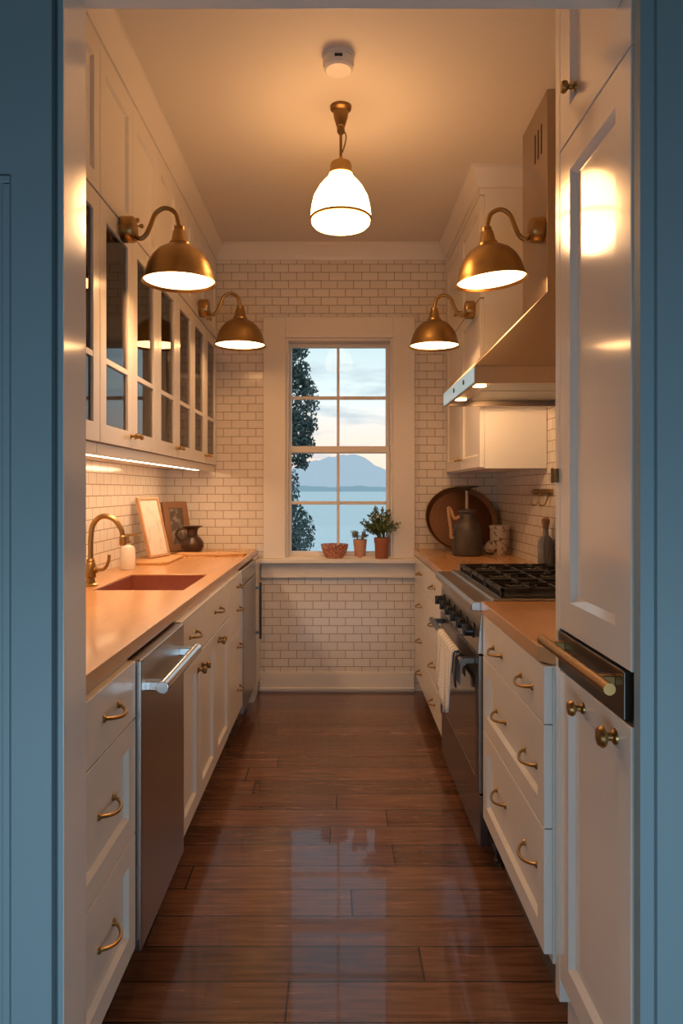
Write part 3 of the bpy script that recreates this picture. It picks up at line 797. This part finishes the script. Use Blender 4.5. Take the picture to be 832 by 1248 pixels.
# ------------------------------------------------------------------ things on the far right counter
ty = thing('round_tray', 'large round copper tray leaning on the tiled back wall', 'tray', (.773, 4.468, 1.112))
ty.rotation_euler = (R(-28), 0, 0)
obj('plate', MB().lathe([(.001, .0), (.196, .0), (.208, -.012), (.220, -.022), (.2225, -.020), (.214, -.004), (.20, .010), (.001, .010)], (0, 0, 0), 48, 'y'), M['tray'], ty, local=True)
obj('rim', MB().tube([(.2215 * math.cos(2 * PI * k / 48), -.021, .2215 * math.sin(2 * PI * k / 48)) for k in range(49)], .0035, 8, False), M['brassdk'], ty, local=True)

ch = thing('butter_churn', 'dark metal churn with plunger in front of the copper tray', 'churn', (.752, 4.13, CT))
cx, cy = .752, 4.13
obj('body', MB().lathe([(.080, CT), (.086, CT + .006), (.087, CT + .02), (.080, CT + .15), (.074, CT + .175), (.055, CT + .20), (.046, CT + .21)], (cx, cy, 0), 32), M['pewter'], ch)
obj('neck', MB().lathe([(.046, CT + .21), (.043, CT + .225), (.043, CT + .245), (.050, CT + .25), (.050, CT + .262), (.03, CT + .268), (.01, CT + .27)], (cx, cy, 0), 28), M['pewter'], ch)
pr = obj('plunger', MB().tube([(cx - .002, cy, CT + .26), (cx - .002, cy, CT + .385)], .0085, 12), M['rod'], ch)
obj('plunger_grip', MB().lathe([(.012, CT + .375), (.022, CT + .388), (.066, CT + .397), (.066, CT + .404), (.001, CT + .406)], (cx, cy, 0), 28), M['pewter'], pr)
hp = smooth_path([(cx - .048, cy - .01, CT + .225), (cx - .078, cy - .02, CT + .215), (cx - .098, cy - .02, CT + .262), (cx - .112, cy - .02, CT + .275), (cx - .108, cy - .02, CT + .22), (cx - .098, cy - .02, CT + .15), (cx - .098, cy - .02, CT + .11), (cx - .085, cy - .01, CT + .105)], 5)
obj('handle', MB().tube(hp, [.008 + .0025 * (i % 2) for i in range(len(hp))], 8), M['rope'], ch)

ck = thing('stoneware_crock', 'white stoneware crock with dark flower pattern in the right corner', 'crock', (.955, 4.2, CT))
obj('body', MB().lathe([(.040, CT), (.046, CT + .01), (.052, CT + .06), (.056, CT + .12), (.056, CT + .15), (.060, CT + .155), (.060, CT + .170), (.054, CT + .172), (.050, CT + .15), (.045, CT + .02), (.001, CT + .015)], (.955, 4.2, 0), 28), M['crock'], ck)
obj('spout', MB().tube(smooth_path([(.925, 4.185, CT + .06), (.90, 4.175, CT + .05), (.885, 4.17, CT + .045), (.872, 4.165, CT + .055)]), [.03] * 4 + [.034] * 9 + [.03] * 6 + [.024] * 6, 14), M['crock'], ck)

bt = thing('oil_bottle', 'grey glass bottle with cork stopper beside the range', 'bottle', (.99, 3.39, CT))
obj('body', MB().lathe([(.034, CT), (.037, CT + .004), (.037, CT + .13), (.030, CT + .15), (.014, CT + .165), (.012, CT + .195), (.014, CT + .197), (.014, CT + .203)], (.99, 3.39, 0), 24), M['greyglass'], bt)
obj('stopper', MB().lathe([(.011, CT + .203), (.015, CT + .206), (.019, CT + .225), (.019, CT + .24), (.010, CT + .248), (.001, CT + .249)], (.99, 3.39, 0), 18), M['cork'], bt)

hr = thing('hook_rail', 'small brass hook rail on the right tiled wall', 'hook rail', (XR, 3.55, 1.28))
obj('rail', MB().box(XR - .008, XR, 3.40, 3.72, 1.275, 1.305).tube([(XR - .014, 3.39, 1.29), (XR - .014, 3.73, 1.29)], .007, 10), M['brass'], hr, .002)
for k in range(7): obj('rosette', MB().lathe([(.011, XR - .008), (.009, XR - .02), (.001, XR - .023)], (0, 3.425 + k * .045, 1.29), 12, 'x'), M['brassdk'], hr)
for y in (3.44, 3.58): obj('hook', MB().tube(smooth_path([(XR - .012, y, 1.28), (XR - .02, y, 1.25), (XR - .035, y, 1.225), (XR - .055, y, 1.228), (XR - .06, y, 1.25)]), .004, 8), M['brass'], hr)

# ------------------------------------------------------------------ window sill things
SZ = .8605
bw = obj('bowl', MB().lathe([(.055, SZ), (.062, SZ + .004), (.085, SZ + .06), (.090, SZ + .088), (.084, SZ + .088), (.058, SZ + .02), (.001, SZ + .012)], (-.018, YB - .005 + .03, 0), 32), M['specks'], origin=(-.018, YB + .025, SZ))
tag(bw, 'speckled reddish bowl on the window sill', 'bowl')
def strand(mb, pts, r): mb.tube(smooth_path(pts, 4), r, 5)
sc = thing('potted_succulent', 'small pale pot with grey-green sprigs in the middle of the sill', 'potted plant', (.147, YB + .03, SZ))
obj('pot', MB().lathe([(.030, SZ), (.033, SZ + .004), (.044, SZ + .10), (.045, SZ + .118), (.040, SZ + .118), (.036, SZ + .10), (.001, SZ + .098)], (.147, YB + .03, 0), 24), M['paleterra'], sc)
sg = MB()
for k in range(40):
    a = random.uniform(0, 2 * PI); rr = random.uniform(.02, .062); h = random.uniform(.012, .05)
    x, y = .147 + rr * math.cos(a), YB + .03 + rr * .7 * math.sin(a)
    strand(sg, [(.147 + .02 * math.cos(a), YB + .03 + .02 * math.sin(a), SZ + .10), ((.147 + x) / 2, (YB + .03 + y) / 2, SZ + .12 + h * .5), (x, y, SZ + .118 + h)], .0016)
    leaves(sg, x, y, SZ + .118 + h, .012, .012, .012, 7, .008, .5, 0)
obj('foliage', sg, M['sageleaf'], sc)
tp = thing('potted_herb', 'leafy green herb in a terracotta pot at the right of the sill', 'potted plant', (.284, YB - .018, SZ))
px, py = .284, YB - .018
obj('pot', MB().lathe([(.040, SZ), (.041, SZ + .002), (.045, SZ + .10), (.048, SZ + .10), (.049, SZ + .133), (.043, SZ + .133), (.042, SZ + .11), (.001, SZ + .11)], (px, py, 0), 28), M['terra'], tp)
obj('soil', MB().lathe([(.0415, SZ + .1105), (.0415, SZ + .12), (.02, SZ + .124), (.001, SZ + .124)], (px, py, 0), 20), M['soil'], tp)
st, lf, bl = MB(), MB(), MB()
for k in range(60):
    a = random.uniform(0, 2 * PI); tilt = random.uniform(0, 1) ** .6
    hh = random.uniform(.08, .225) * (1.05 - .5 * tilt)
    ex = px - .012 + math.cos(a) * .13 * tilt; ey = py - .03 + math.sin(a) * .035 * tilt
    ez = SZ + .125 + hh
    mid = ((px * .6 + ex * .4), (py * .6 + ey * .4), SZ + .125 + hh * .62)
    strand(st, [(px + .02 * math.cos(a), py + .02 * math.sin(a), SZ + .12), mid, (ex, ey, ez)], .0014)
    for q in range(5):
        f = .4 + .6 * q / 4
        c = Vector(mid).lerp(Vector((ex, ey, ez)), (f - .4) / .6)
        leaves(lf, c.x, c.y, c.z, .013, .012, .013, 6, .0095, .6, 0)
for c in ((px - .03, py - .055, SZ + .27), (px + .01, py - .06, SZ + .25), (px - .07, py - .045, SZ + .25), (px + .04, py - .05, SZ + .29)):
    leaves(bl, *c, .009, .008, .009, 12, .008, .9, 0)
obj('stems', st, M['stem'], tp); obj('foliage', lf, M['leaf'], tp); obj('blossom', bl, M['blossom'], tp)

# ------------------------------------------------------------------ lamps
pd = thing('pendant_light', 'lit opal glass pendant with brass fitting hanging from the ceiling', 'pendant light', (.014, 2.94, 2.36))
px, py = .014, 2.94
obj('canopy', MB().lathe([(.045, H), (.043, H - .012), (.031, H - .02), (.029, H - .045), (.020, H - .075), (.018, H - .082), (.008, H - .088)], (px, py, 0), 24), M['brassdk'], pd)
obj('knuckle', MB().lathe([(.013, H - .082), (.016, H - .088), (.016, H - .105), (.009, H - .115)], (px, py, 0), 14)
    .tube(smooth_path([(px + .012, py, H - .10), (px + .022, py, H - .12), (px + .018, py, H - .15), (px + .006, py, H - .19)]), .003, 8), M['brassdk'], pd)
obj('rod', MB().tube([(px, py, H - .10), (px, py, 2.655)], .006, 12), M['brassdk'], pd)
obj('fitter', MB().lathe([(.007, 2.672), (.012, 2.66), (.040, 2.648), (.045, 2.635), (.046, 2.612), (.052, 2.600), (.048, 2.598)], (px, py, 0), 28), M['brass'], pd)
gl = obj('globe', MB().lathe([(.046, 2.604), (.053, 2.588), (.072, 2.568), (.089, 2.547), (.111, 2.507), (.1205, 2.467), (.1245, 2.432), (.1245, 2.419), (.1215, 2.411), (.119, 2.398), (.110, 2.388), (.09, 2.383), (.05, 2.381), (.001, 2.380)], (px, py, 0), 48), M['globe'], pd)
obj('band', MB().lathe([(.1240, 2.4225), (.1275, 2.420), (.1275, 2.413), (.1215, 2.4105)], (px, py, 0), 48), M['brassdk'], gl)

dt = thing('smoke_detector', 'white round smoke detector on the ceiling before the pendant', 'smoke detector', (.004, 2.60, H))
obj('base', MB().lathe([(.060, H), (.060, H - .012)], (.004, 2.60, 0), 32), M['plastic'], dt, .001)
obj('cover', MB().lathe([(.056, H - .012), (.057, H - .03), (.054, H - .046), (.046, H - .052), (.001, H - .053)], (.004, 2.60, 0), 32), M['plastic'], dt)
obj('sounder_slot', MB().box(-.01, .018, 2.542, 2.546, H - .032, H - .022), M['darkhole'], dt)

def sconce(loc, label):     # made at the origin: plate on the wall at x = 0, arm towards +x
    t = thing('wall_sconce', label, 'wall lamp', (0, 0, 0), group='brass wall sconces')
    obj('backplate', MB().lathe([(.046, 0), (.048, .003), (.048, .042), (.044, .048), (.02, .050), (.001, .050)], (0, 0, 0), 28, 'x'), M['brass'], t, local=True)
    arm = smooth_path([(.045, 0, -.018), (.066, 0, -.034), (.088, 0, -.020), (.105, 0, .015), (.125, 0, .060), (.160, 0, .080), (.198, 0, .062), (.212, 0, .014), (.213, 0, .0)])
    obj('arm', MB().tube(arm, .0088, 12), M['brass'], t, local=True)
    obj('fitter', MB().lathe([(.014, .012), (.019, .010), (.020, -.004), (.024, -.008), (.030, -.042), (.037, -.050), (.037, -.058), (.040, -.062)], (.213, 0, 0), 24), M['brass'], t, local=True)
    sh = [(.036, -.058), (.052, -.064), (.078, -.080), (.100, -.104), (.116, -.134), (.125, -.165), (.130, -.184), (.137, -.194), (.138, -.199), (.134, -.197), (.127, -.186), (.121, -.165), (.112, -.136), (.096, -.107), (.074, -.084), (.036, -.066)]
    s = obj('shade', MB().lathe(sh, (.213, 0, 0), 44, cap0=False, cap1=False), M['brass'], t, local=True, sharp=50)
    obj('diffuser', MB().lathe([(.126, -.183), (.1285, -.188), (.08, -.1915), (.001, -.192)], (.213, 0, 0), 40), M['bulb'], s, local=True)
    t.location = loc
    return t
s1 = sconce((XU + .001, 2.575, 2.24), 'nearer left brass gooseneck sconce on the glazed cabinets')
s1.scale = (.97,) * 3
dup(s1, (XU + .001, 4.03, 2.325), 0, 1.07, 'far left brass gooseneck sconce, left of the window')
r = dup(s1, (cx0 - .001, 2.872, 2.345), PI, 1.05, 'nearer right brass gooseneck sconce on the hood chimney, slightly tilted')
pv = Matrix.Translation((.213, 0, 0))
for ch_ in r.children:
    if ch_.name.startswith(('fitter', 'shade')): ch_.matrix_local = pv @ Matrix.Rotation(R(5.5), 4, 'Y') @ pv.inverted()
dup(s1, (XW - .001, 3.655, 2.222), PI, .95, 'far right brass gooseneck sconce, right of the window')

# ------------------------------------------------------------------ light
def area(name, loc, rot, sx, sy, power, col):
    l = bpy.data.lights.new(name, 'AREA'); l.shape = 'RECTANGLE'; l.size = sx; l.size_y = sy; l.energy = power; l.color = col
    o = bpy.data.objects.new(name, l); C.objects.link(o); o.location = loc; o.rotation_euler = rot
    return o
# added low cool lamp standing in for daylight of the room behind the camera
area('front_room_daylight_fill', (0, -.30, .50), (R(90), 0, 0), 2.4, .6, 19.5, (.60, .83, 1.0))
sl = bpy.data.lights.new('hood_spot', 'SPOT'); sl.energy = 8.5; sl.color = (1, .58, .27); sl.spot_size = R(75); sl.spot_blend = .6; sl.shadow_soft_size = .02
so = bpy.data.objects.new('hood_spot', sl); C.objects.link(so); so.location = (.60, 3.12, 1.69)
so.rotation_euler = (Vector((.86, 3.5, 1.50)) - Vector(so.location)).to_track_quat('-Z', 'Y').to_euler()

def bulb(name, loc, e, ang):
    l = bpy.data.lights.new(name, 'SPOT'); l.energy = e; l.color = (1, .56, .26); l.spot_size = R(ang); l.spot_blend = .5; l.shadow_soft_size = .09
    o = bpy.data.objects.new(name, l); C.objects.link(o); o.location = loc
bulb('bulb_left_sconce', (-.565, 2.575, 2.02), 9, 170)
bulb('bulb_right_sconce', (.605, 2.872, 2.09), 9, 170)
bulb('bulb_pendant', (.014, 2.94, 2.36), 14, 168)
w = bpy.data.worlds.new('dusk sky'); bpy.context.scene.world = w; w.use_nodes = True
t = w.node_tree; bg = t.nodes['Background']
tc = t.nodes.new('ShaderNodeTexCoord'); sp = t.nodes.new('ShaderNodeSeparateXYZ')
t.links.new(tc.outputs['Generated'], sp.inputs[0])
ramp = t.nodes.new('ShaderNodeValToRGB')
mr = t.nodes.new('ShaderNodeMapRange'); mr.inputs['From Min'].default_value = -.02; mr.inputs['From Max'].default_value = .5
t.links.new(sp.outputs[2], mr.inputs['Value']); t.links.new(mr.outputs[0], ramp.inputs[0])
els = ramp.color_ramp.elements
els[0].position = 0; els[0].color = (.80, .60, .50, 1)
els[1].position = 1; els[1].color = (.33, .46, .57, 1)
for p, c in ((.12, (.92, .72, .58, 1)), (.19, (.85, .74, .66, 1)), (.28, (.70, .80, .80, 1)), (.42, (.54, .70, .74, 1))):
    e = els.new(p); e.color = c
mp = t.nodes.new('ShaderNodeMapping'); mp.inputs['Scale'].default_value = (5, 5, 26); mp.inputs['Location'].default_value = (.9, .2, .35)
n = t.nodes.new('ShaderNodeTexNoise'); n.inputs['Scale'].default_value = 1.6; n.inputs['Detail'].default_value = 6
t.links.new(tc.outputs['Generated'], mp.inputs[0]); t.links.new(mp.outputs[0], n.inputs['Vector'])
cr = t.nodes.new('ShaderNodeMapRange'); cr.inputs['From Min'].default_value = .52; cr.inputs['From Max'].default_value = .66; cr.inputs['To Max'].default_value = .75
t.links.new(n.outputs['Fac'], cr.inputs['Value'])
mx = t.nodes.new('ShaderNodeMix'); mx.data_type = 'RGBA'; mx.inputs['B'].default_value = (.42, .53, .60, 1)
t.links.new(cr.outputs[0], mx.inputs['Factor']); t.links.new(ramp.outputs[0], mx.inputs['A'])
t.links.new(mx.outputs['Result'], bg.inputs['Color'])
bg.inputs['Strength'].default_value = 1.3

# ------------------------------------------------------------------ camera
cam = bpy.data.cameras.new('camera'); co = bpy.data.objects.new('camera', cam); C.objects.link(co)
co.location = (0, 0, 1.30); co.rotation_euler = (R(90), 0, 0)
cam.sensor_fit = 'VERTICAL'; cam.sensor_height = 36; cam.sensor_width = 24
cam.lens = 869 / 1248 * 36
cam.shift_x = 5 / 1248; cam.shift_y = -27 / 1248
cam.clip_end = 5000; cam.clip_start = .05
sc = bpy.context.scene
sc.camera = co
sc.view_settings.view_transform = 'Standard'
sc.view_settings.look = 'None'
sc.view_settings.exposure = 0
sc.cycles.max_bounces = 10
sc.cycles.sample_clamp_indirect = 6
